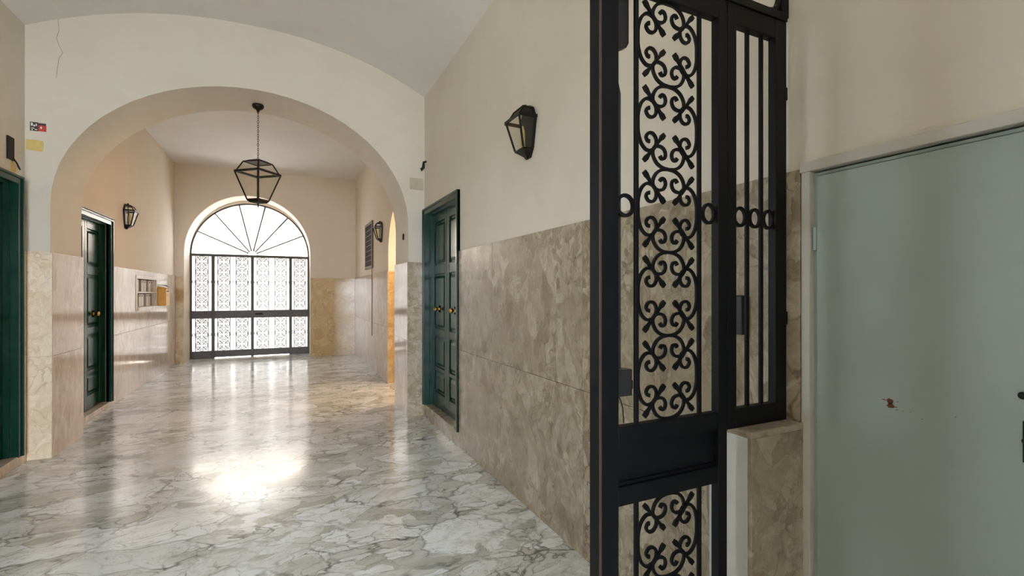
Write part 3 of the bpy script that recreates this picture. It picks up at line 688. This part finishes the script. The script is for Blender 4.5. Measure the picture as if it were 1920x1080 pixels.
# ------------------------------------------------------------------ letterboxes in the left niche
lb = thing(empty('letterbox_rack', (0, 0, 0)), 'marble framed rack of letterboxes set in the left wall under the lantern', 'letterbox rack')
for (a, b, z0, z1) in ((8.44, 8.5, 1.13, 1.65), (9.62, 9.68, 1.13, 1.65)): bxo('frame_post', 'marble_pink', lb, XL - .0, XL + .02, a, b, z0, z1, bevel=.002)
bxo('frame_rail', 'marble_pink', lb, XL, XL + .035, 8.5, 9.62, 1.13, 1.18, bevel=.002); bxo('frame_rail', 'marble_pink', lb, XL, XL + .02, 8.5, 9.62, 1.6, 1.65, bevel=.002)
bxo('back_board', 'boxdark', lb, XL - .19, XL - .17, 8.502, 9.618, 1.182, 1.598)
bxo('shelf', 'boxpale', lb, XL - .17, XL + .01, 8.502, 9.618, 1.385, 1.41, bevel=.002)
rr = random.Random(3); w = 1.11 / 8
for row, (z0, z1) in enumerate(((1.184, 1.383), (1.412, 1.596))):
    for k in range(8):
        a = 8.505 + k * w; dz = rr.choice((0, 0, .0))
        pale = (k + row * 2) % 3 != 1
        bx_ = bxo('letterbox', 'boxpale' if pale else 'boxdark', lb, XL - .165, XL - (.03 if pale else .045), a + .006, a + w - .006 - (0 if pale else .02), z0, z1 - .01, bevel=.003)
        xf = XL - (.03 if pale else .045)
        bxo('mail_slot', 'black', bx_, xf - .001, xf + .002, a + .025, a + w - .045, z1 - .045, z1 - .033)
yb_ = thing(empty('post_box', (0, 0, 0)), 'yellow post box hung on the left wall beside the letterboxes', 'post box')
bxo('body', 'yellow', yb_, XL + t + .0005, XL + .13, 9.72, 10.0, 1.17, 1.46, bevel=.006)
bm = bmesh.new(); prism(bm, [(XL + t + .0005, 1.461), (XL + .14, 1.461), (XL + t + .0005, 1.50)], 'y', 9.71, 10.01); obj('lid', bm, 'yellow', yb_, bevel=.003)
bxo('mail_slot', 'black', yb_, XL + .13, XL + .132, 9.76, 9.96, 1.41, 1.425)
ne = empty('newspaper', (XL + .09, 9.72, 1.50)); thing(ne, 'folded white leaflets lying on the yellow post box', 'leaflets')
for k, (dx, dy, rz) in enumerate(((0, 0, .1), (.01, .03, .35), (-.005, .1, -.2))):
    bm = bmesh.new(); n = 6; 
    vs = [[bm.verts.new((x, -.09 + .18 * j / 1, .010 * math.sin(i / n * PI) + .0)) for j in range(2)] for i, x in enumerate([-.07 + .14 * q / n for q in range(n + 1)])]
    for i in range(n): bm.faces.new((vs[i][0], vs[i + 1][0], vs[i + 1][1], vs[i][1]))
    o = obj('sheet', bm, 'paper', ne, (dx, dy, .006 + .004 * k)); o.rotation_euler = (0, .25, rz); md = o.modifiers.new('t', 'SOLIDIFY'); md.thickness = .002

# ------------------------------------------------------------------ grille window on the far right wall
gw = struct(empty('window_1'), 'dark iron grille window above the marble on the far right wall')
y0, y1, z0, z1 = 8.74, 9.56, 1.84, 2.70
for a, b, c, d in ((y0, y0 + .05, z0, z1), (y1 - .05, y1, z0, z1), (y0 + .05, y1 - .05, z0, z0 + .05), (y0 + .05, y1 - .05, z1 - .05, z1)): bxo('window_frame', 'boxdark', gw, XR - .03, XR - .0005, a, b, c, d, bevel=.003)
bxo('dark_backing', 'black', gw, XR - .006, XR - .001, y0 + .05, y1 - .05, z0 + .05, z1 - .05)
for k in range(1, 7): y = y0 + .05 + .72 * k / 7; bxo('grille_bar', 'iron_brown', gw, XR - .022, XR - .010, y - .006, y + .006, z0 + .05, z1 - .05)
for k in range(1, 8): z = z0 + .05 + .76 * k / 8; bxo('grille_bar', 'iron_brown', gw, XR - .0245, XR - .0225, y0 + .05, y1 - .05, z - .006, z + .006)

# small fittings
bm = bmesh.new(); tube(bm, [(XR - t - .006, 8.78, 1.84), (XR - t - .006, 8.78, .62)], .005, 6); thing(obj('hanging_flex', bm, 'boxdark'), 'thin dark cord hanging from the grille window down the marble wall', 'cord')
s_ = thing(empty('wall_sticker', (0, 0, 0)), 'small black and red sticker at the top of the left pier', 'sticker')
yy = Y1 - .0005
for nm, mat, a, b, c, d, e_ in (('dark_half', 'greyprint', -1.918, -1.866, 2.748, 2.822, .001), ('red_half', 'red', -1.866, -1.815, 2.75, 2.8, .001), ('dark_band', 'greyprint', -1.866, -1.817, 2.8, 2.818, .001)):
    bxo(nm, mat, s_, a, b, yy - e_, yy, c, d)
bm = bmesh.new()
for (a, b, c, d) in ((-1.912, -1.9, 2.79, 2.815), (-1.896, -1.886, 2.785, 2.80), (-1.91, -1.89, 2.768, 2.774), (-1.882, -1.874, 2.79, 2.81), (-1.908, -1.9, 2.752, 2.762), (-1.888, -1.872, 2.757, 2.765), (-1.853, -1.843, 2.77, 2.79)): box(bm, a, b, yy - .0018, yy - .001, c, d)
obj('pale_print', bm, 'paper', s_)
jb = thing(empty('junction_box', (0, 0, 0)), 'open black junction box with a loose cable above the green door on the left', 'junction box')
bxo('box', 'black', jb, XL + .0005, XL + .012, 4.99, 5.085, 2.44, 2.62, bevel=.002)
bm = bmesh.new(); tube(bm, [(XL + .012, 5.06, 2.46), (XL + .022, 5.09, 2.43), (XL + .016, 5.14, 2.405), (XL + .012, 5.17, 2.395)], .006, 6); obj('cable', bm, 'black', jb)
cp = bmesh.new(); box(cp, 1.262, 1.415, Y1 - .008, Y1 - .0005, 2.56, 2.69); thing(obj('cover_plate', cp, 'patch_grey', bevel=.003), 'painted square cover plate at the top of the right pier', 'cover plate')
bm = bmesh.new(); tube(bm, [(XR - .001, 5.2, 2.87), (XR - .03, 5.2, 2.86), (XR - .035, 5.2, 2.80), (XR - .06, 5.2, 2.77), (XR - .065, 5.2, 2.79)], [.012, .014, .018, .016, .010], 8); thing(obj('wall_hook', bm, 'black', smooth=True), 'small dark iron hook in the corner above the dark green door', 'hook')
bm = bmesh.new(); box(bm, PR - .014, PR - .0005, 5.48, 5.52, 2.01, 2.08); thing(obj('bell_push', bm, 'black', bevel=.003), 'tiny black bell push on the right arch jamb', 'bell push')
ic = thing(empty('intercom', (0, 0, 0)), 'black intercom box on the marble behind the barred side light', 'intercom')
bxo('case', 'dark_plastic', ic, XR - t - .03, XR - t - .0005, 1.095, 1.20, 1.255, 1.39, bevel=.006)
bxo('button', 'black', ic, XR - t - .032, XR - t - .03, 1.12, 1.14, 1.27, 1.285, bevel=.0005)
